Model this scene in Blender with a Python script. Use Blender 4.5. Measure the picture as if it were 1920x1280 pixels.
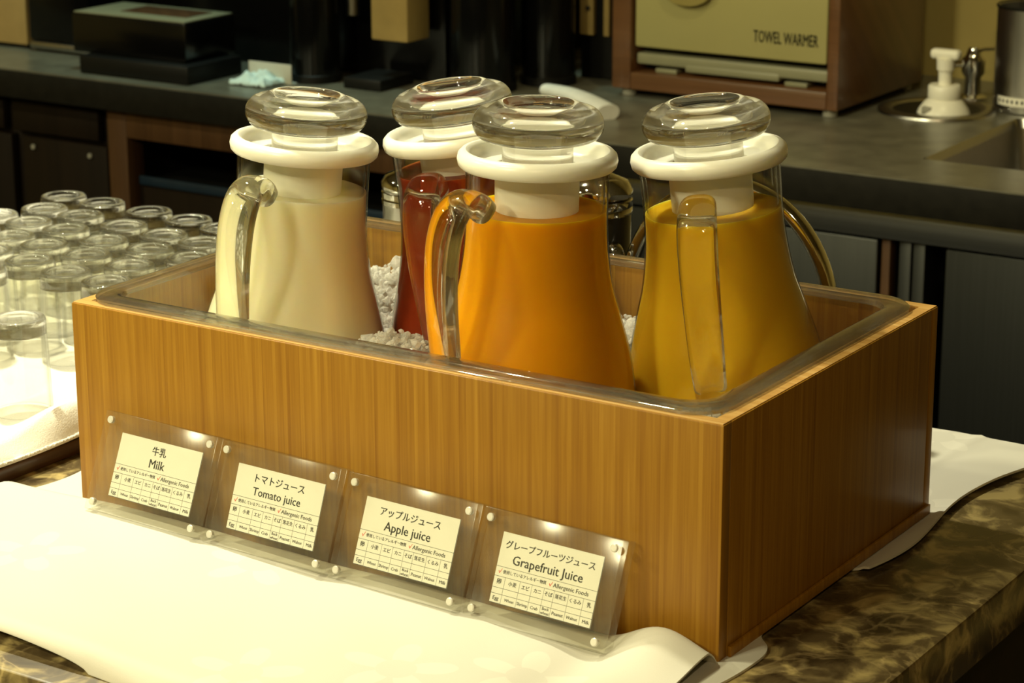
import bpy, bmesh, math, random
from mathutils import Vector, Matrix, noise

random.seed(7)
SC = bpy.context.scene
COL = SC.collection
for o in list(bpy.data.objects):
    bpy.data.objects.remove(o)

# ------------------------------------------------------------------ camera
# metres; z = 0 is the marble top, x runs along the box front, y away from it
CAM = Vector((1.2772, -1.3350, 0.6664))
FPX, PITCH, YAW, ROLL = 4525.63, 0.2827, -0.5762, -0.0033
_f = Vector((math.sin(YAW)*math.cos(PITCH), math.cos(YAW)*math.cos(PITCH), -math.sin(PITCH)))
_r = Vector((math.cos(YAW), -math.sin(YAW), 0))
_u = _r.cross(_f)
RIGHT = math.cos(ROLL)*_r + math.sin(ROLL)*_u
UP = -math.sin(ROLL)*_r + math.cos(ROLL)*_u
FWD = _f
cd = bpy.data.cameras.new('camera')
cam = bpy.data.objects.new('camera', cd); COL.objects.link(cam)
cd.sensor_width = 36.0
cd.lens = FPX/1920*36
cd.clip_start, cd.clip_end = 0.05, 50
m3 = Matrix((RIGHT, UP, -FWD)).transposed()
cam.matrix_world = Matrix.Translation(CAM) @ m3.to_4x4()
cd.dof.use_dof = True
cd.dof.focus_distance = 1.80
cd.dof.aperture_fstop = 16
SC.camera = cam

def ray(u, v): return FWD + RIGHT*((u-960)/FPX) + UP*((640-v)/FPX)
def atz(u, v, z):
    d = ray(u, v); return CAM + d*((z-CAM.z)/d.z)
def aty(u, v, y):
    d = ray(u, v); return CAM + d*((y-CAM.y)/d.y)

# ------------------------------------------------------------------ view, world, lights
vs = SC.view_settings
vs.view_transform = 'Standard'; vs.look = 'None'; vs.gamma = 1; vs.use_curve_mapping = False
vs.exposure = 0.16
cy = SC.cycles
cy.use_denoising = True
cy.max_bounces = 16; cy.transparent_max_bounces = 32
cy.transmission_bounces = 12; cy.glossy_bounces = 5; cy.diffuse_bounces = 4
cy.sample_clamp_indirect = 6; cy.caustics_reflective = False; cy.caustics_refractive = True
cy.blur_glossy = 0.5

w = bpy.data.worlds.new('world'); SC.world = w; w.use_nodes = True
w.node_tree.nodes['Background'].inputs[0].default_value = (1.0, 0.92, 0.62, 1)
w.node_tree.nodes['Background'].inputs[1].default_value = 0.02

def spot(name, loc, target, watts, color, angle=75, blend=0.6, radius=0.04):
    l = bpy.data.lights.new(name, 'SPOT'); l.energy = watts; l.color = color
    l.spot_size = math.radians(angle); l.spot_blend = blend; l.shadow_soft_size = radius
    o = bpy.data.objects.new(name, l); COL.objects.link(o)
    o.location = loc
    o.rotation_euler = (Vector(target)-Vector(loc)).to_track_quat('-Z', 'Y').to_euler()
    return o
WARM = (1.0, 0.93, 0.56)
spot('downlight_counter', (-0.23, -0.66, 1.70), (0.28, 0.16, 0), 54, WARM, 84, 0.4, 0.06)
spot('frontal_fill', (-0.25, -2.30, 1.80), (0.25, 0.15, 0.10), 58, WARM, 56, 0.6, 0.10)  # added fill, unseen: brightens the surfaces facing the camera
def disc(name, loc, watts, color, size=0.16):
    l = bpy.data.lights.new(name, 'AREA'); l.shape = 'DISK'; l.size = size; l.energy = watts; l.color = color
    o = bpy.data.objects.new(name, l); COL.objects.link(o); o.location = loc; return o
for lx, ly, lw in ((-1.6, -2.2, 42), (-0.2, -2.9, 50), (-2.2, -0.7, 34), (1.9, -2.6, 34)):
    disc('ambient_fill', (lx, ly, 1.93), lw, WARM if lx < 1 else (1.0, 0.74, 0.38))  # unseen discs added for ambient fill; the orange one warms the right side
spot('downlight_glasses', (-0.55, 0.36, 1.70), (-0.12, 0.42, 0), 160, (1.0, 0.95, 0.66), 66, 0.9)
spot('downlight_aisle', (0.25, 1.00, 1.60), (-0.10, 1.85, 0.0), 22, (1.0, 0.87, 0.44), 62, 0.6)
spot('downlight_machines', (-1.15, 1.45, 1.55), (-1.25, 1.70, 0.0), 38, (0.66, 1.0, 0.84), 60, 0.6)

# ------------------------------------------------------------------ materials
MATS = {}
def new_mat(name):
    m = bpy.data.materials.new(name); m.use_nodes = True
    nt = m.node_tree; nt.nodes.clear()
    out = nt.nodes.new('ShaderNodeOutputMaterial')
    MATS[name] = m
    return m, nt, out
def N(nt, t, **kw):
    n = nt.nodes.new(t)
    for k, v in kw.items():
        if k.startswith('i_'):
            key = k[2:]
            n.inputs[int(key) if key.isdigit() else key.replace('_', ' ')].default_value = v
        else: setattr(n, k, v)
    return n
def L(nt, a, b): nt.links.new(a, b)
def ramp(nt, fac, stops, interp='LINEAR'):
    r = N(nt, 'ShaderNodeValToRGB'); r.color_ramp.interpolation = interp
    el = r.color_ramp.elements
    while len(el) < len(stops): el.new(0.5)
    for e, (p, c) in zip(el, stops):
        e.position = p; e.color = (c[0], c[1], c[2], 1)
    L(nt, fac, r.inputs[0]); return r.outputs[0]
def bump(nt, h, strength=0.2, dist=0.001):
    b = N(nt, 'ShaderNodeBump'); b.inputs['Strength'].default_value = strength
    b.inputs['Distance'].default_value = dist; L(nt, h, b.inputs['Height']); return b.outputs[0]
def plain(name, col, rough=0.5, metal=0.0, spec=0.5, nscale=40, var=0.08, coat=0.0, bump_s=0.0, sss=0.0, emis=None):
    """Principled with a faint procedural noise variation."""
    m, nt, out = new_mat(name)
    p = N(nt, 'ShaderNodeBsdfPrincipled')
    tc = N(nt, 'ShaderNodeTexCoord')
    nz = N(nt, 'ShaderNodeTexNoise'); nz.inputs['Scale'].default_value = nscale; nz.inputs['Detail'].default_value = 4
    L(nt, tc.outputs['Object'], nz.inputs['Vector'])
    c = ramp(nt, nz.outputs[0], [(0.3, [x*(1-var) for x in col]), (0.7, [min(1, x*(1+var)) for x in col])])
    L(nt, c, p.inputs['Base Color'])
    p.inputs['Roughness'].default_value = rough; p.inputs['Metallic'].default_value = metal
    p.inputs['Specular IOR Level'].default_value = spec; p.inputs['Coat Weight'].default_value = coat
    if sss:
        p.inputs['Subsurface Weight'].default_value = sss
        p.inputs['Subsurface Radius'].default_value = (0.020, 0.017, 0.010)
        p.inputs['Subsurface Scale'].default_value = 1.0
    if bump_s: L(nt, bump(nt, nz.outputs[0], bump_s), p.inputs['Normal'])
    L(nt, p.outputs[0], out.inputs[0]); return m

def wood(name, dark, mid, light, strip=0.0055, along='z', rough=0.35, coat=0.25, spec=0.5):
    """narrow laminated strips (bamboo) or plain straight grain"""
    m, nt, out = new_mat(name)
    p = N(nt, 'ShaderNodeBsdfPrincipled')
    tc = N(nt, 'ShaderNodeTexCoord')
    sep = N(nt, 'ShaderNodeSeparateXYZ'); L(nt, tc.outputs['Object'], sep.inputs[0])
    across = N(nt, 'ShaderNodeMath', operation='ADD')
    if along == 'z': L(nt, sep.outputs[0], across.inputs[0]); L(nt, sep.outputs[1], across.inputs[1]); al = sep.outputs[2]
    elif along == 'x': L(nt, sep.outputs[1], across.inputs[0]); L(nt, sep.outputs[2], across.inputs[1]); al = sep.outputs[0]
    else: L(nt, sep.outputs[0], across.inputs[0]); L(nt, sep.outputs[2], across.inputs[1]); al = sep.outputs[1]
    dv = N(nt, 'ShaderNodeMath', operation='DIVIDE'); L(nt, across.outputs[0], dv.inputs[0]); dv.inputs[1].default_value = strip
    fl = N(nt, 'ShaderNodeMath', operation='FLOOR'); L(nt, dv.outputs[0], fl.inputs[0])
    wn = N(nt, 'ShaderNodeTexWhiteNoise', noise_dimensions='1D'); L(nt, fl.outputs[0], wn.inputs['W'])
    cb = N(nt, 'ShaderNodeCombineXYZ')
    s1 = N(nt, 'ShaderNodeMath', operation='MULTIPLY', i_1=1.0); L(nt, across.outputs[0], s1.inputs[0])
    s2 = N(nt, 'ShaderNodeMath', operation='MULTIPLY', i_1=0.025); L(nt, al, s2.inputs[0])
    L(nt, s1.outputs[0], cb.inputs[0]); L(nt, s2.outputs[0], cb.inputs[1]); L(nt, wn.outputs[0], cb.inputs[2])
    nz = N(nt, 'ShaderNodeTexNoise'); nz.inputs['Scale'].default_value = 420; nz.inputs['Detail'].default_value = 6
    L(nt, cb.outputs[0], nz.inputs['Vector'])
    big = N(nt, 'ShaderNodeTexNoise'); big.inputs['Scale'].default_value = 30; big.inputs['Detail'].default_value = 3
    L(nt, cb.outputs[0], big.inputs['Vector'])
    a = N(nt, 'ShaderNodeMath', operation='MULTIPLY_ADD', i_1=0.14); L(nt, wn.outputs[0], a.inputs[0])
    b = N(nt, 'ShaderNodeMath', operation='MULTIPLY_ADD', i_1=0.46); L(nt, nz.outputs[0], b.inputs[0])
    c = N(nt, 'ShaderNodeMath', operation='MULTIPLY', i_1=0.40); L(nt, big.outputs[0], c.inputs[0])
    L(nt, c.outputs[0], b.inputs[2]); L(nt, b.outputs[0], a.inputs[2])
    col = ramp(nt, a.outputs[0], [(0.28, dark), (0.5, mid), (0.74, light)])
    L(nt, col, p.inputs['Base Color'])
    p.inputs['Roughness'].default_value = rough; p.inputs['Coat Weight'].default_value = coat
    p.inputs['Specular IOR Level'].default_value = spec
    p.inputs['Coat Roughness'].default_value = 0.15
    L(nt, bump(nt, nz.outputs[0], 0.08, 0.0004), p.inputs['Normal'])
    L(nt, p.outputs[0], out.inputs[0]); return m

def thin_glass(name, tint=(0.97, 0.97, 0.95), edge=(0.62, 0.62, 0.58), ior=1.45, haze=0.0, hazecol=(0.9, 0.88, 0.8), rough=0.02, refr=0.0, gain=1.0):
    """clear shell: transparent body, Fresnel reflection, a little haze, optional refracting share"""
    m, nt, out = new_mat(name)
    lw = N(nt, 'ShaderNodeLayerWeight'); lw.inputs['Blend'].default_value = 0.35
    tr = N(nt, 'ShaderNodeBsdfTransparent')
    L(nt, ramp(nt, lw.outputs['Facing'], [(0.35, tint), (1.0, edge)]), tr.inputs[0])
    body = tr.outputs[0]
    if refr:
        g = N(nt, 'ShaderNodeBsdfGlass'); g.inputs['IOR'].default_value = ior; g.inputs['Roughness'].default_value = 0.0
        mx0 = N(nt, 'ShaderNodeMixShader'); mx0.inputs[0].default_value = refr
        L(nt, body, mx0.inputs[1]); L(nt, g.outputs[0], mx0.inputs[2]); body = mx0.outputs[0]
    if haze:
        d = N(nt, 'ShaderNodeBsdfDiffuse'); d.inputs[0].default_value = (*hazecol, 1)
        t2 = N(nt, 'ShaderNodeBsdfTranslucent'); t2.inputs[0].default_value = (*hazecol, 1)
        ad = N(nt, 'ShaderNodeMixShader'); ad.inputs[0].default_value = 0.5
        L(nt, d.outputs[0], ad.inputs[1]); L(nt, t2.outputs[0], ad.inputs[2])
        tc = N(nt, 'ShaderNodeTexCoord'); nz = N(nt, 'ShaderNodeTexNoise'); nz.inputs['Scale'].default_value = 60
        L(nt, tc.outputs['Object'], nz.inputs['Vector'])
        hm = N(nt, 'ShaderNodeMath', operation='MULTIPLY', i_1=haze*2); L(nt, nz.outputs[0], hm.inputs[0])
        mx1 = N(nt, 'ShaderNodeMixShader'); L(nt, hm.outputs[0], mx1.inputs[0])
        L(nt, body, mx1.inputs[1]); L(nt, ad.outputs[0], mx1.inputs[2]); body = mx1.outputs[0]
    f2 = N(nt, 'ShaderNodeLayerWeight'); f2.inputs['Blend'].default_value = 0.5
    pw = N(nt, 'ShaderNodeMath', operation='POWER', i_1=5.0); L(nt, f2.outputs['Facing'], pw.inputs[0])
    f0 = gain*((ior-1)/(ior+1))**2
    fr = N(nt, 'ShaderNodeMath', operation='MULTIPLY_ADD', i_1=1-f0, i_2=f0); L(nt, pw.outputs[0], fr.inputs[0])
    gl = N(nt, 'ShaderNodeBsdfGlossy'); gl.inputs['Roughness'].default_value = rough
    mx = N(nt, 'ShaderNodeMixShader')
    L(nt, fr.outputs[0], mx.inputs[0]); L(nt, body, mx.inputs[1]); L(nt, gl.outputs[0], mx.inputs[2])
    L(nt, mx.outputs[0], out.inputs[0]); return m

def solid_glass(name, col=(1, 1, 0.98), ior=1.47, rough=0.0, clear=0.14, ripple=0.03):
    m, nt, out = new_mat(name)
    g = N(nt, 'ShaderNodeBsdfGlass'); g.inputs['Color'].default_value = (*col, 1)
    g.inputs['IOR'].default_value = ior; g.inputs['Roughness'].default_value = rough
    tc = N(nt, 'ShaderNodeTexCoord'); nz = N(nt, 'ShaderNodeTexNoise'); nz.inputs['Scale'].default_value = 35
    L(nt, tc.outputs['Object'], nz.inputs['Vector'])
    if ripple: L(nt, bump(nt, nz.outputs[0], ripple, 0.002), g.inputs['Normal'])
    t = N(nt, 'ShaderNodeBsdfTransparent')
    mx = N(nt, 'ShaderNodeMixShader'); mx.inputs[0].default_value = 1-clear
    L(nt, t.outputs[0], mx.inputs[1]); L(nt, g.outputs[0], mx.inputs[2]); L(nt, mx.outputs[0], out.inputs[0]); return m

def marble(name):
    m, nt, out = new_mat(name)
    p = N(nt, 'ShaderNodeBsdfPrincipled'); tc = N(nt, 'ShaderNodeTexCoord')
    n1 = N(nt, 'ShaderNodeTexNoise'); n1.inputs['Scale'].default_value = 9; n1.inputs['Detail'].default_value = 8; n1.inputs['Distortion'].default_value = 1.6
    n2 = N(nt, 'ShaderNodeTexNoise'); n2.inputs['Scale'].default_value = 34; n2.inputs['Detail'].default_value = 9; n2.inputs['Distortion'].default_value = 0.7
    L(nt, tc.outputs['Object'], n1.inputs['Vector']); L(nt, tc.outputs['Object'], n2.inputs['Vector'])
    vo = N(nt, 'ShaderNodeTexVoronoi', feature='DISTANCE_TO_EDGE'); vo.inputs['Scale'].default_value = 26
    ad = N(nt, 'ShaderNodeVectorMath', operation='MULTIPLY_ADD')
    L(nt, n1.outputs[1], ad.inputs[0]); ad.inputs[1].default_value = (0.12, 0.12, 0.12); L(nt, tc.outputs['Object'], ad.inputs[2])
    L(nt, ad.outputs[0], vo.inputs['Vector'])
    base = ramp(nt, n2.outputs[0], [(0.33, (0.04, 0.026, 0.012)), (0.5, (0.11, 0.078, 0.036)), (0.64, (0.40, 0.31, 0.13))])
    vein = ramp(nt, vo.outputs[0], [(0.0, (0.18, 0.14, 0.07)), (0.05, (0.09, 0.068, 0.03)), (0.1, (0, 0, 0))])
    msk = ramp(nt, n1.outputs[0], [(0.46, (0, 0, 0)), (0.62, (1, 1, 1))])
    mv = N(nt, 'ShaderNodeMix', data_type='RGBA', blend_type='MULTIPLY'); mv.inputs[0].default_value = 1
    L(nt, vein, mv.inputs[6]); L(nt, msk, mv.inputs[7])
    mx = N(nt, 'ShaderNodeMix', data_type='RGBA', blend_type='ADD'); mx.inputs[0].default_value = 1
    L(nt, base, mx.inputs[6]); L(nt, mv.outputs[2], mx.inputs[7])
    L(nt, mx.outputs[2], p.inputs['Base Color']); p.inputs['Roughness'].default_value = 0.22
    L(nt, p.outputs[0], out.inputs[0]); return m

def damask(name, col=(0.64, 0.62, 0.55)):
    """white table linen, woven petals slightly brighter and smoother than the ground"""
    m, nt, out = new_mat(name)
    p = N(nt, 'ShaderNodeBsdfPrincipled'); tc = N(nt, 'ShaderNodeTexCoord')
    sp = N(nt, 'ShaderNodeSeparateXYZ'); L(nt, tc.outputs['Object'], sp.inputs[0])
    fc = N(nt, 'ShaderNodeCombineXYZ'); L(nt, sp.outputs[0], fc.inputs[0]); L(nt, sp.outputs[1], fc.inputs[1])
    vo = N(nt, 'ShaderNodeTexVoronoi', voronoi_dimensions='2D'); vo.inputs['Scale'].default_value = 6.5; vo.inputs['Randomness'].default_value = 0.7
    L(nt, fc.outputs[0], vo.inputs['Vector'])
    sub = N(nt, 'ShaderNodeVectorMath', operation='SUBTRACT'); L(nt, fc.outputs[0], sub.inputs[0]); L(nt, vo.outputs['Position'], sub.inputs[1])
    s2 = N(nt, 'ShaderNodeSeparateXYZ'); L(nt, sub.outputs[0], s2.inputs[0])
    at = N(nt, 'ShaderNodeMath', operation='ARCTAN2'); L(nt, s2.outputs[1], at.inputs[0]); L(nt, s2.outputs[0], at.inputs[1])
    m5 = N(nt, 'ShaderNodeMath', operation='MULTIPLY', i_1=2.5); L(nt, at.outputs[0], m5.inputs[0])
    sn = N(nt, 'ShaderNodeMath', operation='SINE'); L(nt, m5.outputs[0], sn.inputs[0])
    ab = N(nt, 'ShaderNodeMath', operation='ABSOLUTE'); L(nt, sn.outputs[0], ab.inputs[0])
    ln = N(nt, 'ShaderNodeVectorMath', operation='LENGTH'); L(nt, sub.outputs[0], ln.inputs[0])
    pet = N(nt, 'ShaderNodeMath', operation='MULTIPLY', i_1=0.042); L(nt, ab.outputs[0], pet.inputs[0])
    df = N(nt, 'ShaderNodeMath', operation='SUBTRACT'); L(nt, pet.outputs[0], df.inputs[0]); L(nt, ln.outputs['Value'], df.inputs[1])
    mk = N(nt, 'ShaderNodeMapRange'); mk.inputs['From Min'].default_value = 0.0; mk.inputs['From Max'].default_value = 0.0015
    L(nt, df.outputs[0], mk.inputs['Value'])
    mk2 = N(nt, 'ShaderNodeMath', operation='GREATER_THAN', i_1=0.014); L(nt, ln.outputs['Value'], mk2.inputs[0])
    mm = N(nt, 'ShaderNodeMath', operation='MULTIPLY'); L(nt, mk.outputs[0], mm.inputs[0]); L(nt, mk2.outputs[0], mm.inputs[1])
    c = ramp(nt, mm.outputs[0], [(0.0, col), (1.0, [min(0.95, x*1.10) for x in col])])
    L(nt, c, p.inputs['Base Color']); p.inputs['Roughness'].default_value = 0.75
    p.inputs['Sheen Weight'].default_value = 0.15
    wv = N(nt, 'ShaderNodeTexNoise'); wv.inputs['Scale'].default_value = 900; L(nt, tc.outputs['Object'], wv.inputs['Vector'])
    L(nt, bump(nt, wv.outputs[0], 0.15, 0.0005), p.inputs['Normal'])
    L(nt, p.outputs[0], out.inputs[0]); return m

def steel(name, col=(0.55, 0.54, 0.50), rough=0.28, along=2):
    m, nt, out = new_mat(name)
    p = N(nt, 'ShaderNodeBsdfPrincipled'); tc = N(nt, 'ShaderNodeTexCoord')
    mp = N(nt, 'ShaderNodeMapping'); s = [400, 400, 400]; s[along] = 4; mp.inputs['Scale'].default_value = s
    L(nt, tc.outputs['Object'], mp.inputs[0])
    nz = N(nt, 'ShaderNodeTexNoise'); nz.inputs['Scale'].default_value = 1; nz.inputs['Detail'].default_value = 3
    L(nt, mp.outputs[0], nz.inputs['Vector'])
    L(nt, ramp(nt, nz.outputs[0], [(0.3, [x*0.85 for x in col]), (0.7, col)]), p.inputs['Base Color'])
    p.inputs['Metallic'].default_value = 1; p.inputs['Roughness'].default_value = rough
    L(nt, p.outputs[0], out.inputs[0]); return m

def ice_mat(name):
    m, nt, out = new_mat(name)
    g = N(nt, 'ShaderNodeBsdfGlass'); g.inputs['IOR'].default_value = 1.31; g.inputs['Roughness'].default_value = 0.05
    t = N(nt, 'ShaderNodeBsdfTranslucent'); t.inputs[0].default_value = (0.95, 0.93, 0.88, 1)
    d = N(nt, 'ShaderNodeBsdfDiffuse'); d.inputs[0].default_value = (0.9, 0.89, 0.84, 1)
    tr = N(nt, 'ShaderNodeBsdfTransparent')
    tc = N(nt, 'ShaderNodeTexCoord'); nz = N(nt, 'ShaderNodeTexNoise'); nz.inputs['Scale'].default_value = 160
    L(nt, tc.outputs['Object'], nz.inputs['Vector'])
    a = N(nt, 'ShaderNodeMixShader'); a.inputs[0].default_value = 0.5; L(nt, t.outputs[0], a.inputs[1]); L(nt, d.outputs[0], a.inputs[2])
    b = N(nt, 'ShaderNodeMixShader'); b.inputs[0].default_value = 0.6; L(nt, tr.outputs[0], b.inputs[1]); L(nt, g.outputs[0], b.inputs[2])
    c = N(nt, 'ShaderNodeMixShader'); mr = N(nt, 'ShaderNodeMapRange'); mr.inputs['From Min'].default_value = 0.3; mr.inputs['From Max'].default_value = 0.7
    mr.inputs['To Min'].default_value = 0.2; mr.inputs['To Max'].default_value = 0.62
    L(nt, nz.outputs[0], mr.inputs['Value']); L(nt, mr.outputs[0], c.inputs[0]); L(nt, b.outputs[0], c.inputs[1]); L(nt, a.outputs[0], c.inputs[2])
    L(nt, c.outputs[0], out.inputs[0]); return m

BAMBOO = wood('bamboo', (0.22, 0.090, 0.006), (0.31, 0.146, 0.012), (0.41, 0.215, 0.024), strip=0.0032, coat=0.05, rough=0.45, spec=0.35)
BAMBOO_EDGE = wood('bamboo_edge', (0.42, 0.2, 0.05), (0.6, 0.34, 0.1), (0.75, 0.5, 0.2), along='x', strip=0.004)
TRAYWOOD = wood('tray_wood', (0.03, 0.012, 0.004), (0.055, 0.022, 0.008), (0.09, 0.04, 0.014), along='y', strip=0.02)
CABWOOD = wood('cabinet_wood', (0.008, 0.005, 0.003), (0.012, 0.0075, 0.004), (0.017, 0.010, 0.0055), strip=0.03, coat=0.0, rough=0.55, spec=0.15)
FRAMEWOOD = wood('frame_wood', (0.045, 0.020, 0.008), (0.07, 0.033, 0.013), (0.10, 0.048, 0.02), strip=0.02, coat=0.0, rough=0.5, spec=0.25)
WARMWOOD = wood('warmer_wood', (0.085, 0.036, 0.013), (0.125, 0.054, 0.020), (0.17, 0.076, 0.028), along='x', strip=0.02)
MARBLE = marble('brown_marble')
LINEN = damask('white_damask')
TOWEL = plain('white_towel', (0.84, 0.82, 0.76), 0.9, nscale=900, var=0.08, bump_s=0.5)
GLASS_THIN = thin_glass('pitcher_glass', (0.97, 0.97, 0.95), (0.75, 0.74, 0.7))
GLASS_TUMBLER = thin_glass('tumbler_glass', (0.98, 0.98, 0.96), (0.70, 0.70, 0.68), refr=0.0, ior=1.5)
GLASS_BASE = thin_glass('tumbler_base_glass', (0.97, 0.97, 0.96), (0.75, 0.75, 0.73), refr=0.6, ior=1.5)
GLASS_SOLID = solid_glass('handle_glass')
GLASS_STOP = solid_glass('stopper_glass', clear=0.15, ior=1.5, ripple=0)
PAN_PLASTIC = thin_glass('pan_plastic', (0.97, 0.97, 0.95), (0.7, 0.7, 0.64), haze=0.012, ior=1.5, rough=0.05)
PAN_RIM = thin_glass('pan_rim_plastic', (0.95, 0.95, 0.92), (0.50, 0.50, 0.43), haze=0.03, ior=1.58, rough=0.04, refr=0.45, gain=1.6)
ACRYLIC = thin_glass('acrylic', (0.985, 0.985, 0.965), (0.90, 0.89, 0.82), haze=0.035, hazecol=(0.9, 0.88, 0.74), ior=1.49, rough=0.16, gain=0.5)
LIDWHITE = plain('lid_white_plastic', (0.86, 0.84, 0.74), 0.3, var=0.01, sss=0.15)
MILK = plain('milk', (0.88, 0.83, 0.58), 0.4, spec=0.08, var=0.01, sss=0.9)
TOMATO = plain('tomato_juice', (0.19, 0.020, 0.005), 0.4, spec=0.08, var=0.1, nscale=60, sss=0.4)
APPLE = plain('apple_juice', (0.70, 0.285, 0.002), 0.4, spec=0.08, var=0.02, sss=0.9)
GRAPEFRUIT = plain('grapefruit_juice', (0.68, 0.40, 0.014), 0.4, spec=0.08, var=0.02, sss=0.9)
ICE = ice_mat('crushed_ice')
PAPER = plain('card_paper', (0.80, 0.79, 0.72), 0.6, var=0.01)
INK = plain('black_ink', (0.012, 0.012, 0.012), 0.6, var=0.0)
REDINK = plain('red_ink', (0.7, 0.05, 0.03), 0.6, var=0.0)
CHROME = steel('chrome', (0.75, 0.73, 0.68), 0.06)
STEEL = steel('brushed_steel', (0.46, 0.45, 0.42), 0.3)
STEELDOOR = steel('steel_door', (0.085, 0.088, 0.085), 0.4)
STEELSTRIP = steel('steel_strip', (0.66, 0.68, 0.68), 0.32, along=0)
BLACK = plain('black_enamel', (0.003, 0.003, 0.003), 0.2, var=0.1, spec=0.35)
BLACKMATT = plain('black_plastic', (0.004, 0.004, 0.0035), 0.5, var=0.1, spec=0.25)
WORKTOP = plain('dark_stone_worktop', (0.14, 0.132, 0.10), 0.3, var=0.25, nscale=25)
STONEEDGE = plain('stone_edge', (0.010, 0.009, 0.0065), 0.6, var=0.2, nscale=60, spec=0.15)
WALLPAINT = plain('wall_paint', (0.42, 0.33, 0.11), 0.8, var=0.05, nscale=8)
CEILPAINT = plain('ceiling_paint', (0.30, 0.27, 0.19), 0.9, var=0.03)
FLOORMAT = plain('floor_tile', (0.05, 0.045, 0.035), 0.4, var=0.2, nscale=12)
DOORCREAM = plain('warmer_door_enamel', (0.38, 0.345, 0.145), 0.35, var=0.03, nscale=6)
DOOROLIVE = plain('warmer_handle_enamel', (0.28, 0.23, 0.07), 0.4, var=0.03)
GREYCREAM = plain('warmer_base_enamel', (0.24, 0.235, 0.15), 0.4, var=0.06, nscale=15)
GOLD = plain('gold_panel', (0.46, 0.33, 0.12), 0.4, metal=0.2, var=0.06)
TAN = plain('tan_board', (0.42, 0.30, 0.12), 0.6, var=0.05)
BLUECLOTH = plain('pale_blue_cloth', (0.62, 0.78, 0.78), 0.9, var=0.06, nscale=30)
GREYCARD = plain('grey_card', (0.55, 0.55, 0.48), 0.7, var=0.03)
NAPKINGREY = plain('napkin_cotton', (0.75, 0.74, 0.70), 0.85, var=0.05)
BLUEPAINT = plain('blue_strip', (0.006, 0.018, 0.035), 0.5, var=0.1)
PUMPWHITE = plain('pump_white_plastic', (0.88, 0.86, 0.76), 0.35, var=0.01)
MAGNET = plain('magnet_nickel', (0.72, 0.70, 0.62), 0.35, metal=0.3, var=0.03)
DARKGLASS = plain('dark_glass', (0.02, 0.018, 0.014), 0.08, var=0.05)
BRASSFOOT = plain('grey_foot', (0.3, 0.29, 0.24), 0.5, var=0.05)

# ------------------------------------------------------------------ object helpers
def link(name, me, mat, parent=None, loc=None, sharp=40):
    o = bpy.data.objects.new(name, me); COL.objects.link(o)
    if mat and not me.materials: me.materials.append(mat)
    if sharp is not None and len(me.polygons):
        me.polygons.foreach_set('use_smooth', [True]*len(me.polygons))
        me.set_sharp_from_angle(angle=math.radians(sharp))
    if parent: o.parent = parent
    if loc is not None: o.location = loc
    return o
def thing(name, label, cat, loc=(0, 0, 0), rot=None, group=None):
    o = bpy.data.objects.new(name, None); COL.objects.link(o); o.empty_display_size = 0.02
    o.location = loc
    if rot is not None: o.rotation_euler = rot
    tag(o, label, cat, group); return o
def tag(o, label, cat, group=None):
    o['label'] = label; o['category'] = cat
    if group: o['group'] = group
    return o
def struct(o): o['kind'] = 'structure'; return o
def me_from(verts, faces, name='mesh'):
    me = bpy.data.meshes.new(name); me.from_pydata([tuple(v) for v in verts], [], faces); me.update(); return me
def me_bm(bm, name='mesh'):
    me = bpy.data.meshes.new(name); bmesh.ops.recalc_face_normals(bm, faces=bm.faces); bm.to_mesh(me); bm.free(); return me
def add_box(bm, lo, hi, bev=0.0, seg=2, mat=None):
    r = bmesh.ops.create_cube(bm, size=1.0)
    vs_ = r['verts']
    lo, hi = Vector(lo), Vector(hi)
    for v in vs_:
        v.co = Vector([(lo[i]+hi[i])/2 + v.co[i]*(hi[i]-lo[i]) for i in range(3)])
    if bev > 0:
        es = list({e for v in vs_ for e in v.link_edges})
        bmesh.ops.bevel(bm, geom=es, offset=bev, segments=seg, affect='EDGES', profile=0.5)
def box(name, lo, hi, mat, parent=None, bev=0.0015, seg=2):
    bm = bmesh.new(); add_box(bm, lo, hi, bev, seg)
    return link(name, me_bm(bm), mat, parent)
def lathe_me(prof, seg=64, close=True):
    """prof: list of (r, z); r = 0 allowed at ends. close=True joins last ring to first."""
    verts, rings, faces = [], [], []
    for r, z in prof:
        if r < 1e-6:
            rings.append([len(verts)]); verts.append((0, 0, z))
        else:
            rings.append(list(range(len(verts), len(verts)+seg)))
            verts += [(r*math.cos(2*math.pi*i/seg), r*math.sin(2*math.pi*i/seg), z) for i in range(seg)]
    pairs = list(zip(rings, rings[1:]))
    if close and len(rings[0]) > 1 and len(rings[-1]) > 1: pairs.append((rings[-1], rings[0]))
    for a, b in pairs:
        if len(a) == 1 and len(b) == 1: continue
        for i in range(seg):
            j = (i+1) % seg
            if len(a) == 1: faces.append((a[0], b[j], b[i]))
            elif len(b) == 1: faces.append((a[i], a[j], b[0]))
            else: faces.append((a[i], a[j], b[j], b[i]))
    me = me_from(verts, faces)
    bm = bmesh.new(); bm.from_mesh(me); bmesh.ops.recalc_face_normals(bm, faces=bm.faces); bm.to_mesh(me); bm.free()
    return me
def spline(pts, n=8):
    """Catmull-Rom through points of any dimension"""
    P = [pts[0]] + list(pts) + [pts[-1]]
    out = []
    for k in range(1, len(P)-2):
        p0, p1, p2, p3 = P[k-1], P[k], P[k+1], P[k+2]
        for i in range(n):
            t = i/n
            out.append(tuple(0.5*((2*b)+(-a+c)*t+(2*a-5*b+4*c-d)*t*t+(-a+3*b-3*c+d)*t**3) for a, b, c, d in zip(p0, p1, p2, p3)))
    out.append(tuple(pts[-1])); return out
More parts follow.
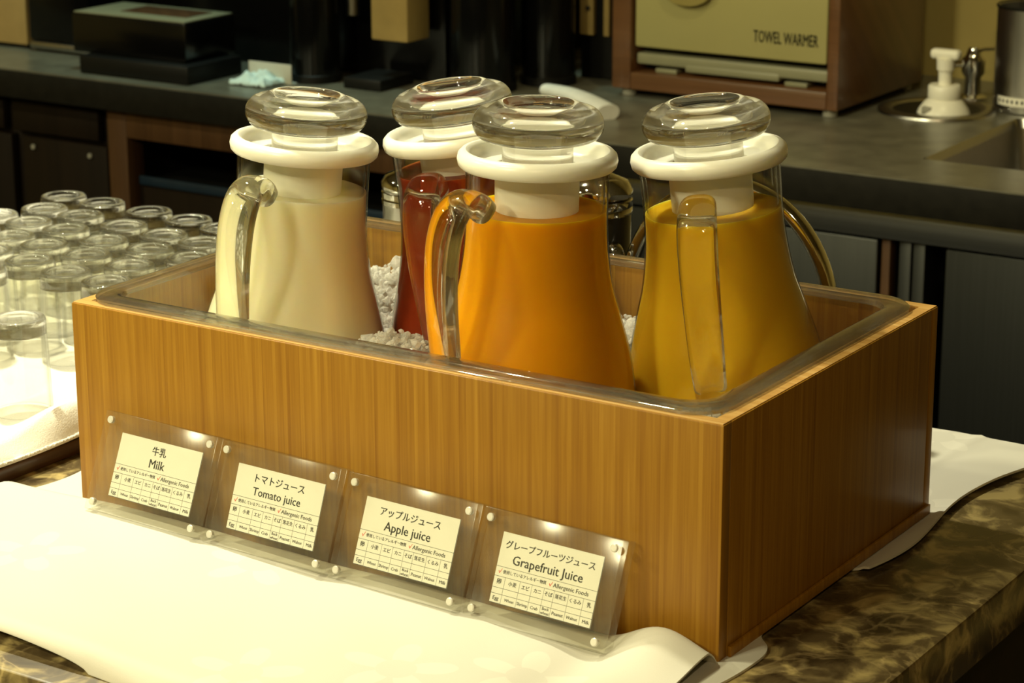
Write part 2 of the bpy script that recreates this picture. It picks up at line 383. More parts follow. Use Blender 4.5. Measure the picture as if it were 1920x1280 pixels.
def sweep_me(path, sizes, side, seg=20, power=2.0):
    """closed tube along path; cross-section half-sizes (a along `side`, b along the normal); superellipse power"""
    verts, faces = [], []
    path = [Vector(p) for p in path]; n = len(path); side = Vector(side).normalized()
    for k, p in enumerate(path):
        t = (path[min(k+1, n-1)]-path[max(k-1, 0)]).normalized()
        s = (side - t*side.dot(t)).normalized()
        nn = t.cross(s)
        a, b = sizes[k] if isinstance(sizes, list) else sizes
        for i in range(seg):
            th = 2*math.pi*i/seg; c, d = math.cos(th), math.sin(th)
            cx = math.copysign(abs(c)**(2/power), c); dx = math.copysign(abs(d)**(2/power), d)
            verts.append(p + s*(a*cx) + nn*(b*dx))
    for k in range(n-1):
        for i in range(seg):
            j = (i+1) % seg
            faces.append((k*seg+i, k*seg+j, (k+1)*seg+j, (k+1)*seg+i))
    faces.append(tuple(range(seg))[::-1]); faces.append(tuple((n-1)*seg+i for i in range(seg)))
    me = me_from(verts, faces)
    bm = bmesh.new(); bm.from_mesh(me); bmesh.ops.recalc_face_normals(bm, faces=bm.faces); bm.to_mesh(me); bm.free()
    return me
def cyl(name, r, z0, z1, mat, parent=None, loc=(0, 0, 0), seg=32, bev=0.001):
    b = min(bev, r*0.4, abs(z1-z0)*0.4)
    return link(name, lathe_me([(0, z0), (r-b, z0), (r, z0+b), (r, z1-b), (r-b, z1), (0, z1)], seg, False), mat, parent, loc)
def rrect(x0, x1, y0, y1, r, z, n=8):
    pts = []
    for cx_, cy_, a0 in ((x1-r, y0+r, -90), (x1-r, y1-r, 0), (x0+r, y1-r, 90), (x0+r, y0+r, 180)):
        for i in range(n+1):
            a = math.radians(a0+90*i/n); pts.append((cx_+r*math.cos(a), cy_+r*math.sin(a), z))
    return pts
def loops_me(loops, cap_first=False, cap_last=False, ring=False):
    verts = [p for l in loops for p in l]; n = len(loops[0]); faces = []
    K = len(loops)
    for k in range(K if ring else K-1):
        k2 = (k+1) % K
        for i in range(n):
            j = (i+1) % n
            faces.append((k*n+i, k*n+j, k2*n+j, k2*n+i))
    if cap_first: faces.append(tuple(range(n))[::-1])
    if cap_last: faces.append(tuple((K-1)*n+i for i in range(n)))
    me = me_from(verts, faces)
    bm = bmesh.new(); bm.from_mesh(me); bmesh.ops.recalc_face_normals(bm, faces=bm.faces); bm.to_mesh(me); bm.free()
    return me
def sstep(a, b, x):
    t = max(0.0, min(1.0, (x-a)/(b-a))) if a != b else float(x > a)
    return t*t*(3-2*t)
def sheet(name, fn, nx, ny, mat, parent=None, thick=0.0):
    """grid sheet; fn(s, t) -> xyz; solid by thickness downward"""
    verts, faces = [], []
    for j in range(ny+1):
        for i in range(nx+1): verts.append(fn(i/nx, j/ny))
    W_ = nx+1
    for j in range(ny):
        for i in range(nx): faces.append((j*W_+i, j*W_+i+1, (j+1)*W_+i+1, (j+1)*W_+i))
    if thick:
        off = len(verts)
        verts += [(x, y, z-thick) for x, y, z in verts]
        faces += [tuple(q+off for q in f[::-1]) for f in faces[:nx*ny]]
        rim = [i for i in range(W_)] + [j*W_+nx for j in range(1, ny+1)] + [ny*W_+i for i in range(nx-1, -1, -1)] + [j*W_ for j in range(ny-1, 0, -1)]
        for a, b in zip(rim, rim[1:]+rim[:1]): faces.append((b, a, a+off, b+off))
    return link(name, me_from(verts, faces), mat, parent, sharp=60)

def text_geo(body, size, loc, align='CENTER', bold=0.0, xs=1.0, width=None):
    cu = bpy.data.curves.new('txt', 'FONT'); cu.body = body; cu.size = 1.0
    cu.align_x = align; cu.align_y = 'CENTER'; cu.resolution_u = 2
    ob = bpy.data.objects.new('txt', cu); COL.objects.link(ob)
    dg = bpy.context.evaluated_depsgraph_get(); dg.update()
    me = bpy.data.meshes.new_from_object(ob.evaluated_get(dg))
    k_ = size
    if width:
        xx = [v.co.x for v in me.vertices]; k_ = width/(max(xx)-min(xx))
    V0 = [(v.co.x*xs*k_+loc[0], v.co.y*k_+loc[1], loc[2]) for v in me.vertices]
    F0 = [tuple(p.vertices) for p in me.polygons]
    V, F = [], []
    for q in ((-1, -0.4), (0, 0.4), (1, 0)) if bold else ((0, 0),):      # heavier strokes: the outline laid down three times
        o_ = len(V)
        V += [(x+q[0]*bold*k_, y+q[1]*bold*k_, z) for x, y, z in V0]; F += [tuple(i+o_ for i in f) for f in F0]
    bpy.data.objects.remove(ob); bpy.data.curves.remove(cu); bpy.data.meshes.remove(me)
    return V, F
def merge(geos):
    V, F = [], []
    for v, f in geos:
        o = len(V); V += v; F += [tuple(i+o for i in q) for q in f]
    return V, F
def quad(x0, y0, x1, y1, z): return [(x0, y0, z), (x1, y0, z), (x1, y1, z), (x0, y1, z)], [(0, 1, 2, 3)]

# ------------------------------------------------------------------ the room
FZ = -0.90
struct(box('floor', (-4.5, -4.0, FZ-0.05), (4.0, 2.4, FZ), FLOORMAT, bev=0))
struct(box('wall_left', (-4.65, -4.0, FZ), (-4.5, 2.36, 1.95), WALLPAINT, bev=0))
struct(box('wall_right', (4.0, -4.0, FZ), (4.15, 2.36, 1.95), WALLPAINT, bev=0))
struct(box('wall_front', (-4.65, -4.15, FZ), (4.15, -4.0, 1.95), WALLPAINT, bev=0))
struct(box('ceiling', (-4.65, -4.15, 1.95), (4.15, 2.36, 2.05), CEILPAINT, bev=0))
struct(box('wall_back', (-4.5, 2.22, FZ), (4.0, 2.36, 1.95), WALLPAINT, bev=0))

# island: marble slab on a dark base
isl = thing('serving_island', 'dark brown marble-topped serving island carrying the bamboo box', 'counter', (-0.8, 0.15, FZ))
def at_parent(o, p):
    """parent keeping world placement (parents are unrotated translations)"""
    o.parent = p; o.location = Vector(o.location)-Vector(p.location); return o
at_parent(box('marble_top', (-2.3, -0.262, -0.045), (0.682, 0.556, 0.0), MARBLE, bev=0.003), isl)
at_parent(box('island_base', (-2.28, -0.24, FZ), (0.66, 0.535, -0.045), CABWOOD, bev=0.003), isl)

# back bench: worktop with a sink cut into it, cabinets and steel fridges under it
BY = 1.485
wt = thing('back_worktop', 'long dark grey stone worktop with a sink against the wall', 'worktop', (-0.6, BY, -0.045))
sx0, sx1, sy0, sy1 = 0.015, 0.46, 1.615, 1.95
bm = bmesh.new()
for lo, hi in (((-3.2, BY, -0.045), (sx0, 2.215, 0)), ((sx0, BY, -0.045), (sx1, sy0, 0)), ((sx0, sy1, -0.045), (sx1, 2.215, 0)), ((sx1, BY, -0.045), (2.4, 2.215, 0))):
    add_box(bm, lo, hi)
at_parent(link('stone_slab', me_bm(bm), WORKTOP, sharp=30), wt)
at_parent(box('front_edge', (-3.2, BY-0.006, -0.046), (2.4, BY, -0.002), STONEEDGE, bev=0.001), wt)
sk = loops_me([rrect(sx0, sx1, sy0, sy1, 0.012, 0.0), rrect(sx0+0.004, sx1-0.004, sy0+0.004, sy1-0.004, 0.012, -0.012),
               rrect(sx0+0.004, sx1-0.004, sy0+0.004, sy1-0.004, 0.02, -0.012), rrect(sx0+0.02, sx1-0.02, sy0+0.02, sy1-0.02, 0.04, -0.16)], cap_last=True)
at_parent(link('sink_basin', sk, STEEL), wt)

def pxz(u, v, y=BY): p = aty(u, v, y); return p.x, p.z
# dark cabinet (far left)
cb = thing('dark_cabinet', 'very dark wooden cabinet with drawer front and two small door screws', 'cabinet', (-1.75, 1.8, FZ))
at_parent(box('body', (-2.2, 1.53, FZ), (-1.345, 2.2, -0.047), CABWOOD), cb)
at_parent(box('drawer', (-1.555, 1.512, -0.108), (-1.366, 1.53, -0.058), CABWOOD, bev=0.002), cb)
at_parent(box('drawer', (-2.19, 1.512, -0.108), (-1.575, 1.53, -0.058), CABWOOD, bev=0.002), cb)
d1 = at_parent(box('door', (-1.535, 1.512, FZ+0.08), (-1.35, 1.53, -0.116), CABWOOD, bev=0.002), cb)
d2 = at_parent(box('door', (-2.19, 1.512, FZ+0.08), (-1.56, 1.53, -0.116), CABWOOD, bev=0.002), cb)
for u, v in ((64, 275), (170, 292)):
    p = aty(u, v, 1.512)
    s = cyl('screw', 0.0045, 0, 0.004, BRASSFOOT, d1, seg=12); s.rotation_euler = (math.pi/2, 0, 0); s.location = p

# open shelf unit with brown frame
sh = thing('open_shelf_unit', 'brown-framed open shelf unit with blue edged shelf under worktop', 'shelf unit', (-0.9, 1.8, FZ))
X0, X1 = -1.335, -0.43
at_parent(box('back_panel', (X0, 2.15, FZ), (X1, 2.18, -0.047), BLACKMATT), sh)
at_parent(box('post', (X0, 1.50, FZ), (X0+0.04, 1.54, -0.047), FRAMEWOOD), sh)
at_parent(box('post', (X1-0.04, 1.50, FZ), (X1, 1.54, -0.047), FRAMEWOOD), sh)
at_parent(box('top_rail', (X0+0.04, 1.50, -0.092), (X1-0.04, 1.54, -0.047), FRAMEWOOD), sh)
at_parent(box('side_panel', (X0, 1.54, FZ), (X0+0.02, 2.15, -0.047), BLACKMATT), sh)
at_parent(box('side_panel', (X1-0.02, 1.54, FZ), (X1, 2.15, -0.047), BLACKMATT), sh)
s = at_parent(box('shelf', (X0+0.04, 1.53, -0.19), (X1-0.04, 2.15, -0.165), BLACKMATT), sh)
at_parent(box('lower_front', (X0+0.04, 1.525, FZ+0.1), (X1-0.04, 1.54, -0.168), CABWOOD), sh)
e = box('shelf_edge', (X0+0.045, 1.519, -0.170), (X1-0.045, 1.525, -0.156), BLUEPAINT, bev=0.0005); at_parent(e, sh)

# steel strip and refrigerators
tr = box('steel_fascia', (-0.42, 1.497, -0.085), (2.3, 1.53, -0.047), STEELSTRIP, bev=0.001)
tag(tr, 'brushed steel fascia strip under the worktop above fridge doors', 'fascia')
def fridge(x0, x1, label, handle_right):
    f = thing('steel_refrigerator', label, 'refrigerator', ((x0+x1)/2, 1.85, FZ))
    at_parent(box('body', (x0, 1.54, FZ+0.08), (x1, 2.18, -0.088 if x0 < 0 else -0.165), BLACKMATT), f)
    at_parent(box('door', (x0+0.004, 1.505, FZ+0.1), (x1-0.004, 1.54, -0.09), STEELDOOR, bev=0.002), f)
    at_parent(box('plinth', (x0, 1.58, FZ), (x1, 2.15, FZ+0.08), BLACKMATT), f)
    return f
fridge(-0.41, 0.008, 'dark steel under-counter refrigerator door beside the brown edge strip', True)
fridge(0.096, 0.70, 'wide dark steel under-counter refrigerator below the sink', False)
pl = thing('steel_pillar', 'narrow grey steel divider between two refrigerator doors', 'divider', (0.05, 1.6, FZ))
at_parent(box('panel', (0.034, 1.508, FZ), (0.0505, 1.60, -0.088), STEELDOOR, bev=0.001), pl)
at_parent(box('panel', (0.0535, 1.508, FZ), (0.070, 1.60, -0.088), STEELDOOR, bev=0.001), pl)
br = box('edge_strip', (0.009, 1.508, FZ), (0.021, 1.53, -0.088), FRAMEWOOD, bev=0.001)
tag(br, 'thin vertical brown wooden strip next to a fridge door', 'strip')

# ------------------------------------------------------------------ bamboo box
BW, BD, BH, T = 0.575, 0.35, 0.172, 0.012
ZB = 0.004
bx = thing('bamboo_box', 'open bamboo box with vertical grain holding iced juice pitchers', 'box', (0, 0, 0))
bo = box('front_panel', (0, 0, ZB), (BW, T, BH), BAMBOO, bx, bev=0.0012)
box('back_panel', (0, BD-T, ZB), (BW, BD, BH), BAMBOO, bx, bev=0.0012)
box('side_panel', (0, T, ZB), (T, BD-T, BH), BAMBOO, bx, bev=0.0008)
box('side_panel', (BW-T, T, ZB), (BW, BD-T, BH), BAMBOO, bx, bev=0.0008)
box('bottom', (T, T, ZB), (BW-T, BD-T, ZB+0.008), BAMBOO, bx, bev=0)
box('plinth_strip', (BW, 0.012, ZB), (BW+0.003, BD-0.004, ZB+0.008), BAMBOO, bx, bev=0.0008)
for lo, hi in (((0.0012, 0.0012, BH), (BW-0.0012, T-0.001, BH+0.0006)), ((0.0012, BD-T+0.001, BH), (BW-0.0012, BD-0.0012, BH+0.0006)),
               ((0.0012, T-0.001, BH), (T-0.001, BD-T+0.001, BH+0.0006)), ((BW-T+0.001, T-0.001, BH), (BW-0.0012, BD-T+0.001, BH+0.0006))):
    box('top_edge', lo, hi, BAMBOO_EDGE, bx, bev=0)

# clear plastic food pan hanging in the box by its rim
pan = thing('clear_food_pan', 'clear plastic food pan hung by its rim inside bamboo box', 'food pan', (0, 0, 0))
zt = BH+0.0008
ox0, ox1, oy0, oy1 = 0.0055, BW-0.010, 0.0045, BD-0.009
def RR(i, z, r): return rrect(ox0+i, ox1-i, oy0+i, oy1-i, r, z, 10)
rim = [RR(0.0, zt, 0.030), RR(-0.0004, zt+0.003, 0.030), RR(0.0015, zt+0.005, 0.029), RR(0.006, zt+0.0062, 0.027),
       RR(0.013, zt+0.0058, 0.024), RR(0.0165, zt+0.004, 0.022), RR(0.018, zt, 0.021), RR(0.0150, zt, 0.021), RR(0.0125, zt+0.0022, 0.023), RR(0.0035, zt+0.0022, 0.028)]
link('rim', loops_me(rim, ring=True), PAN_RIM, pan)
basin = [RR(0.018, zt, 0.021), RR(0.020, 0.146, 0.021), RR(0.0225, 0.143, 0.021), RR(0.030, 0.040, 0.035), RR(0.045, 0.030, 0.04)]
basin_o = [RR(0.0425, 0.0275, 0.04), RR(0.0275, 0.038, 0.035), RR(0.0195, 0.141, 0.021), RR(0.0165, 0.146, 0.021), RR(0.0150, zt, 0.021)]
bm_ = loops_me(basin+basin_o, cap_first=False, cap_last=False)
fl_ = RR(0.045, 0.030, 0.04)
link('basin', bm_, PAN_PLASTIC, pan)
link('pan_floor', loops_me([RR(0.0425, 0.0275, 0.04), RR(0.045, 0.030, 0.04)], cap_first=True, cap_last=True), PAN_PLASTIC, pan)

# ------------------------------------------------------------------ juice pitchers
PH = 0.21
def neck_prof():
    outer = spline([(0.0, 0.0), (0.060, 0.0), (0.0745, 0.003), (0.0785, 0.011), (0.0775, 0.028), (0.0725, 0.060), (0.0650, 0.088), (0.0580, 0.113), (0.0538, 0.140), (0.0524, 0.165), (0.0524, 0.190), (0.0530, 0.2095)], 5)
    outer = [(max(r, 0), max(z, 0)) for r, z in outer]
    inner = [(r-0.0028, max(z, 0.006)) for r, z in outer if r > 0.05][::-1]
    return outer, inner
OUT, INN = neck_prof()
def radius_at(z):
    best = min((p for p in OUT if p[0] > 0.05), key=lambda p: abs(p[1]-z)); return best[0]
me_body = lathe_me(OUT + [(OUT[-1][0]-0.0014, OUT[-1][1]+0.001)] + INN + [(0, 0.006)], 72, False)
def juice_me(level):
    side = [(r-0.0012, max(z, 0.0045)) for r, z in OUT if r > 0.05 and 0.004 < z < level]
    top_r = radius_at(level)-0.0012
    prof = [(0, 0.0045), (0.06, 0.0045)] + side + [(top_r, level), (top_r-0.003, level-0.0012), (0, level-0.0014)]
    return lathe_me(prof, 72, False)
# lid: white collar with dished top and a strainer tube
me_lid = lathe_me([(0.0510, 0.2030), (0.0560, 0.2025), (0.0580, 0.2045), (0.0588, 0.2085), (0.0580, 0.2125), (0.0555, 0.2150), (0.0525, 0.2155),
                   (0.0500, 0.2140), (0.0485, 0.2100), (0.0470, 0.2060), (0.0440, 0.2040), (0.0310, 0.2040), (0.0296, 0.2040),
                   (0.0288, 0.1700), (0.0308, 0.1690), (0.0312, 0.2015), (0.0490, 0.2015)], 72, True)
# hollow glass stopper (knob): dimpled disc on a neck
st_out = spline([(0.0235, 0.178), (0.0262, 0.180), (0.0262, 0.200), (0.0262, 0.2185), (0.0280, 0.2215), (0.0360, 0.2225), (0.0438, 0.2250), (0.0476, 0.2315), (0.0474, 0.2385), (0.0438, 0.2440), (0.0400, 0.2461), (0.0360, 0.2470), (0.0325, 0.2484), (0.0292, 0.2502), (0.0264, 0.2503), (0.0228, 0.2474), (0.0200, 0.2444), (0.0100, 0.2434), (0.0, 0.2432)], 4)
me_stop = lathe_me([(0, 0.178)] + st_out, 72, False)
# handle in its own plane: local +x outward
hp = [(0.0520, 0.176, 0.0095, 0.0095), (0.0600, 0.1825, 0.0115, 0.0098), (0.0720, 0.1860, 0.0135, 0.0092), (0.0835, 0.1790, 0.0145, 0.0088), (0.0905, 0.1620, 0.0148, 0.0086), (0.0930, 0.1400, 0.0145, 0.0084),
      (0.0925, 0.1150, 0.0140, 0.0082), (0.0900, 0.0900, 0.0135, 0.0080), (0.0870, 0.0680, 0.0128, 0.0080), (0.0820, 0.0500, 0.0120, 0.0085), (0.0770, 0.0420, 0.0110, 0.0085)]
hs = spline(hp, 6)
me_handle = sweep_me([(a, 0, b) for a, b, c, d in hs], [(c, d) for a, b, c, d in hs], (0, 1, 0), 24, 2.6)
CAMH = Vector((0.545, -0.839, 0)); RH = Vector((0.839, 0.545, 0)); FH = Vector((-0.545, 0.839, 0))
def pitcher(label, u, v, depth, tilt, phi, mat, level, jname):
    ring = CAM + ray(u, v)*depth
    d = CAMH*math.cos(math.radians(phi)) - RH*math.sin(math.radians(phi))
    R = Matrix.Rotation(math.radians(tilt), 4, FH) @ Matrix.Rotation(math.atan2(d.y, d.x), 4, 'Z')
    base = ring - (R @ Vector((0, 0, PH-0.001)))
    o = thing('juice_pitcher', label, 'pitcher', base, R.to_euler())
    link('glass_body', me_body, GLASS_THIN, o)
    link(jname, juice_me(level), mat, o, sharp=50)
    link('handle', me_handle, GLASS_SOLID, o, sharp=60)
    link('lid_collar', me_lid, LIDWHITE, o)
    link('stopper', me_stop, GLASS_STOP, o, sharp=60)
    return o
DA = 1.755
PITCH_OBJ = [
 pitcher('glass pitcher of pale milk with white lid collar and glass stopper', 571, 272, DA*1.083, 4.7, 28, MILK, 0.174, 'milk'),
 pitcher('glass pitcher of dark red tomato juice with tilted glass stopper', 855, 253, DA*1.092, -7, 20, TOMATO, 0.184, 'tomato_juice'),
 pitcher('glass pitcher of bright orange apple juice, handle turned sideways', 1008, 296, DA, 1.0, 47, APPLE, 0.172, 'apple_juice'),
 pitcher('glass pitcher of cloudy yellow grapefruit juice, nearest the sink end of box', 1329, 290, DA*1.024, -5.6, 12, GRAPEFRUIT, 0.168, 'grapefruit_juice')]

# ------------------------------------------------------------------ crushed ice (uncountable)
bases = [(o.location.x, o.location.y, o.location.z, o) for o in PITCH_OBJ]
BITS = [(atz(1222, 740, 0.152), 0.026, 0.016), (atz(352, 574, 0.150), 0.022, 0.012), (atz(735, 632, 0.150), 0.012, 0.03)]
def ice_level(x, y):
    z = 0.122 + 0.006*noise.noise(Vector((x*22, y*22, 1)))
    z += 0.034*math.exp(-(((x-0.125)/0.07)**2+((y-0.30)/0.05)**2))
    z += 0.020*math.exp(-(((x-0.225)/0.06)**2+((y-0.105)/0.06)**2))
    z += 0.014*math.exp(-(((x-0.33)/0.05)**2+((y-0.28)/0.06)**2))
    for q, a_, r_ in BITS: z += a_*math.exp(-((x-q.x)**2+(y-q.y)**2)/r_**2)
    return z
ico = bmesh.new(); bmesh.ops.create_icosphere(ico, subdivisions=1, radius=1.0)
IV = [v.co.copy() for v in ico.verts]; IF = [tuple(v.index for v in f.verts) for f in ico.faces]; ico.free()
V, F = [], []
nx, ny = 60, 36
for j in range(ny+1):
    for i in range(nx+1):
        x = 0.034+(0.534-0.034)*i/nx; y = 0.034+(0.312-0.034)*j/ny
        V.append((x, y, ice_level(x, y)-0.006))
for j in range(ny):
    for i in range(nx):
        F.append((j*(nx+1)+i, j*(nx+1)+i+1, (j+1)*(nx+1)+i+1, (j+1)*(nx+1)+i))
def inside_pitcher(x, y, z, pad):
    for bx_, by_, bz_, o in bases:
        a = o.rotation_euler.to_matrix() @ Vector((0, 0, 1))
        t = (z-bz_)/a.z
        cx_, cy_ = bx_+a.x*t, by_+a.y*t
        if 0 <= t < 0.2 and math.hypot(x-cx_, y-cy_) < radius_at(t)+pad: return True
    return False
cnt = 0
while cnt < 7500:
    x = random.uniform(0.032, 0.536); y = random.uniform(0.032, 0.314)
    r = random.uniform(0.0018, 0.0042) if random.random() < 0.95 else random.uniform(0.006, 0.009)
    z = ice_level(x, y) + random.uniform(-0.006, 0.004)
    if inside_pitcher(x, y, z, r*0.6): cnt += 1; continue
    M = Matrix.Rotation(random.uniform(0, 6.28), 3, Vector((random.random()-.5, random.random()-.5, random.random()-.5)).normalized())
    sc_ = Vector((random.uniform(0.6, 1.3), random.uniform(0.5, 1.1), random.uniform(0.5, 1.0)))
    o_ = len(V)
    for v in IV:
        k = random.uniform(0.75, 1.25)
        q = M @ Vector((v.x*sc_.x, v.y*sc_.y, v.z*sc_.z))*(r*k)
        V.append((x+q.x, y+q.y, z+q.z))
    F += [tuple(i+o_ for i in f) for f in IF]; cnt += 1
ice = link('crushed_ice', me_from(V, F), ICE, sharp=None)
tag(ice, 'crushed clear ice heaped around the pitchers in the pan', 'ice'); ice['kind'] = 'stuff'

# ------------------------------------------------------------------ white cloths
def front_cloth(s, t):
    x = -0.072 + 0.650*s
    y = -0.238 + 0.315*t
    xl = -0.072 + 0.010*math.sin(y*30) - 0.10*max(0, -0.05-y)
    x = xl + (0.575-xl)*s
    y += 0.004*math.sin(x*14)
    h = 0.0032
    front = sstep(-0.001, -0.016, y)
    hgt = 0.0185 - 0.008*sstep(0.1, 0.5, x) + 0.0012*math.sin(x*23+y*11)
    h += (hgt-0.0032)*front
    de = min(y+0.238, 0.03)                       # front hem rolls down
    h *= math.sqrt(max(0.0, 1-(1-min(1, de/0.014))**2))*0.9+0.1
    dl = x-xl
    h = h*(math.sqrt(max(0.0, 1-(1-min(1, dl/0.012))**2))*0.85+0.15)
    h += 0.0012*noise.noise(Vector((x*16, y*16, 3)))*front
    # raised, curled hem beside the box corner
    lip = math.exp(-((x-0.540)/0.034)**2)*math.exp(-((y+0.016)/0.035)**2)
    h += 0.017*lip*sstep(0.0, -0.006, y)
    dip = math.exp(-((x-0.50)/0.022)**2)*sstep(-0.005, -0.03, y)*sstep(-0.16, -0.08, y)
    h -= 0.006*dip
    return (x, y, max(h, 0.0016))
cl = thing('tablecloth', 'folded white damask tablecloth spread before the bamboo box under the signs', 'tablecloth', (0, 0, 0))
sheet('folded_cloth', front_cloth, 150, 90, LINEN, cl, thick=0.0014)
def tongue(s, t):
    k = math.sqrt(max(0, 1-max(0, (s-0.8)/0.2)**2))
    x = 0.560 + 0.030*(t-0.5)*(0.15+0.85*k) + 0.008*math.sin(s*3); y = -0.07 + 0.135*s - 0.012*t
    return (x+0.016*s, y, 0.0022+0.0022*math.sin(math.pi*t))
sheet('lower_fold', tongue, 30, 12, LINEN, cl, thick=0.0018)
def back_cloth(s, t):
    y = 0.215 + 0.325*t
    xe = 0.583 + 0.010*math.sin(t*7+0.6) + 0.022*t
    x = 0.20 + (xe-0.20)*s
    h = 0.0030
    outside = max(sstep(BW+0.001, BW+0.012, x), sstep(BD+0.001, BD+0.02, y))
    h += outside*(0.0035+0.0012*noise.noise(Vector((x*25, y*18, 7))))
    h += 0.0015*math.exp(-((x-0.52-0.02*t)/0.004)**2)*outside
    y += 0.006*math.sin(x*30)*(1-t)
    return (x, y, max(h, 0.0022))
cb2 = sheet('tablecloth', back_cloth, 90, 70, LINEN, None, thick=0.0020)
tag(cb2, 'flat creased white cloth showing behind the bamboo box on bare marble', 'tablecloth')

# ------------------------------------------------------------------ allergen sign holders
SW, SH, ST = 0.1165, 0.078, 0.0155
CU0, CU1, CV0, CV1 = 0.135, 0.865, 0.185, 0.825        # card inside the frame, fractions (v from top)
JPROW = [('卵', .055, .042), ('小麦', .19, .080), ('エビ', .32, .075), ('カニ', .44, .072), ('そば', .548, .078), ('落花生', .67, .112), ('くるみ', .81, .112), ('乳', .945, .040)]
ENROW = [('Egg', .055, .058), ('Wheat', .19, .095), ('Shrimp', .32, .105), ('Crab', .44, .072), ('Buck\nwheat', .55, .085), ('Peanut', .67, .108), ('Walnut', .81, .108), ('Milk', .945, .066)]
DIV = [.11, .26, .38, .50, .60, .74, .885]
cw, ch = (CU1-CU0)*SW, (CV1-CV0)*SH
cx0, cz1 = CU0*SW, (1-CV0)*SH
def cpt(u, v): return cx0+u*cw, cz1-v*ch
def tick(u, v, s):
    x, z = cpt(u, v); w_ = s*0.16
    pts = [(-.35, .05), (-.2, .15), (-.08, -.18), (.35, .55), (.42, .5), (-.06, -.42)]
    return [(x+a*s, z+b*s, 0) for a, b in pts], [(0, 1, 2, 5), (2, 3, 4, 5)]
RMf = None
common = []
for tx_, u, w_ in JPROW: common.append(text_geo(tx_, 0.0036, (*cpt(u, .695), 0), bold=0.024, width=w_*cw))
for tx_, u, w_ in ENROW: common.append(text_geo(tx_, 0.0026, (*cpt(u, .928), 0), bold=0.02, width=w_*cw))
common.append(text_geo('使用しているアレルギー物質', 0.0031, (*cpt(.075, .55), 0), 'LEFT', 0.024, width=.43*cw))
common.append(text_geo('Allergenic Foods', 0.0040, (*cpt(.575, .552), 0), 'LEFT', 0.018, width=.345*cw))
def hline(v, th=0.00013, u0=0.0, u1=1.0):
    x0, z = cpt(u0, v); x1, _ = cpt(u1, v); return quad(x0, z-th, x1, z+th, 0)
for v in (.483, .62, .78, .865): common.append(hline(v))
common.append(hline(.995, 0.0002))
x, z0_ = cpt(.997, 1); _, z1_ = cpt(.997, 0); common.append(quad(x-.0002, z0_, x+.0002, z1_, 0))
for u in DIV:
    x, z0_ = cpt(u, .995); _, z1_ = cpt(u, .62); common.append(quad(x-.0001, z0_, x+.0001, z1_, 0))
CV, CF = merge(common)
TICKS = [tick(.045, .55, 0.0040), tick(.55, .55, 0.0040)]
def flat(V, F, yoff): return me_from([(x, yoff, z) for x, z, _ in V], F)
def sign(jp, en, label, loc, heading, lean, jw, ew):
    R = Matrix.Rotation(heading, 4, 'Z') @ Matrix.Rotation(-lean, 4, 'X')
    o = thing('sign_holder', label, 'sign', loc, R.to_euler(), 'acrylic allergen signs')
    yc = ST*0.42
    bm = bmesh.new(); add_box(bm, (0, 0, 0), (SW, yc-0.0004, SH), 0.0006, 2); link('front_plate', me_bm(bm), ACRYLIC, o)
    bm = bmesh.new(); add_box(bm, (0, yc+0.0004, 0), (SW, ST, SH), 0.0006, 2); link('back_plate', me_bm(bm), ACRYLIC, o)
    cdm = box('card', (cx0, yc-0.0002, cz1-ch), (cx0+cw, yc+0.0002, cz1), PAPER, o, bev=0)
    tv, tf = merge([text_geo(jp, 0.0075, (*cpt(.49, .17), 0), bold=0.022, width=jw*cw), text_geo(en, 0.009, (*cpt(.49, .365), 0), bold=0.016, width=ew*cw), (CV, CF)])
    link('print', flat(tv, tf, yc-0.00028), INK, cdm, sharp=None)
    for tk in TICKS: link('check_mark', flat(tk[0], tk[1], yc-0.00028), REDINK, cdm, sharp=None)
    for mu, mv in ((.055, .085), (.945, .085), (.055, .915), (.945, .915)):
        g = lathe_me([(0, -0.0012), (0.0022, -0.0012), (0.0029, -0.0006), (0.0029, 0.0022), (0, 0.0022)], 20, False)
        mg = link('magnet', g, MAGNET, o); mg.rotation_euler = (-math.pi/2, 0, 0); mg.location = (mu*SW, 0, (1-mv)*SH)
    return o
SIGNS = [('牛乳', 'Milk', 'acrylic sign holder with the milk card leaning on bamboo box'),
         ('トマトジュース', 'Tomato juice', 'acrylic sign holder with the tomato juice card'),
         ('アップルジュース', 'Apple juice', 'acrylic sign holder with the apple juice card'),
         ('グレープフルーツジュース', 'Grapefruit Juice', 'acrylic sign holder with the grapefruit juice card')]
for i, (jp, en, lb) in enumerate(SIGNS):
    sign(jp, en, lb, (0.0385+0.1184*i, -0.0385-0.0008*i, 0.0215-0.0030*i), -0.052, (0.39, 0.35, 0.37, 0.375)[i], (.17, .56, .64, .88)[i], (.185, .545, .49, .69)[i])

# ------------------------------------------------------------------ tray, towel and upturned tumblers
tray = thing('wooden_tray', 'dark brown wooden tray under the white towel and tumblers', 'tray', (-0.4, 0.25, 0))
at_parent(box('tray_board', (-0.86, -0.06, 0.0), (-0.098, 0.545, 0.014), TRAYWOOD, bev=0.002), tray)
def towel_fn(s, t):
    x = -0.85 + (0.754)*s; y = -0.055 + 0.590*t
    d = -0.094-x
    e = 0.006*math.sin(y*38)+0.004*math.sin(y*17+1)
    z = 0.029 + 0.0025*noise.noise(Vector((x*14, y*14, 2)))
    z += (0.002+0.014*sstep(0.02, 0.09, y)*sstep(0.22, 0.12, y))*math.exp(-((d-0.016)/0.020)**2)
    k = min(1, max(0, d)/max(0.007, 0.012+e*0.8))
    z = 0.0165 + (z-0.0165)*(k*k*(3-2*k))
    z += 0.0012*math.sin(k*9+y*12)*(1-k)
    return (x + 0.002*math.sin(y*25), y, z)
tw = thing('white_towel', 'white terry towel spread on tray under upturned tumblers', 'towel', (0, 0, 0))
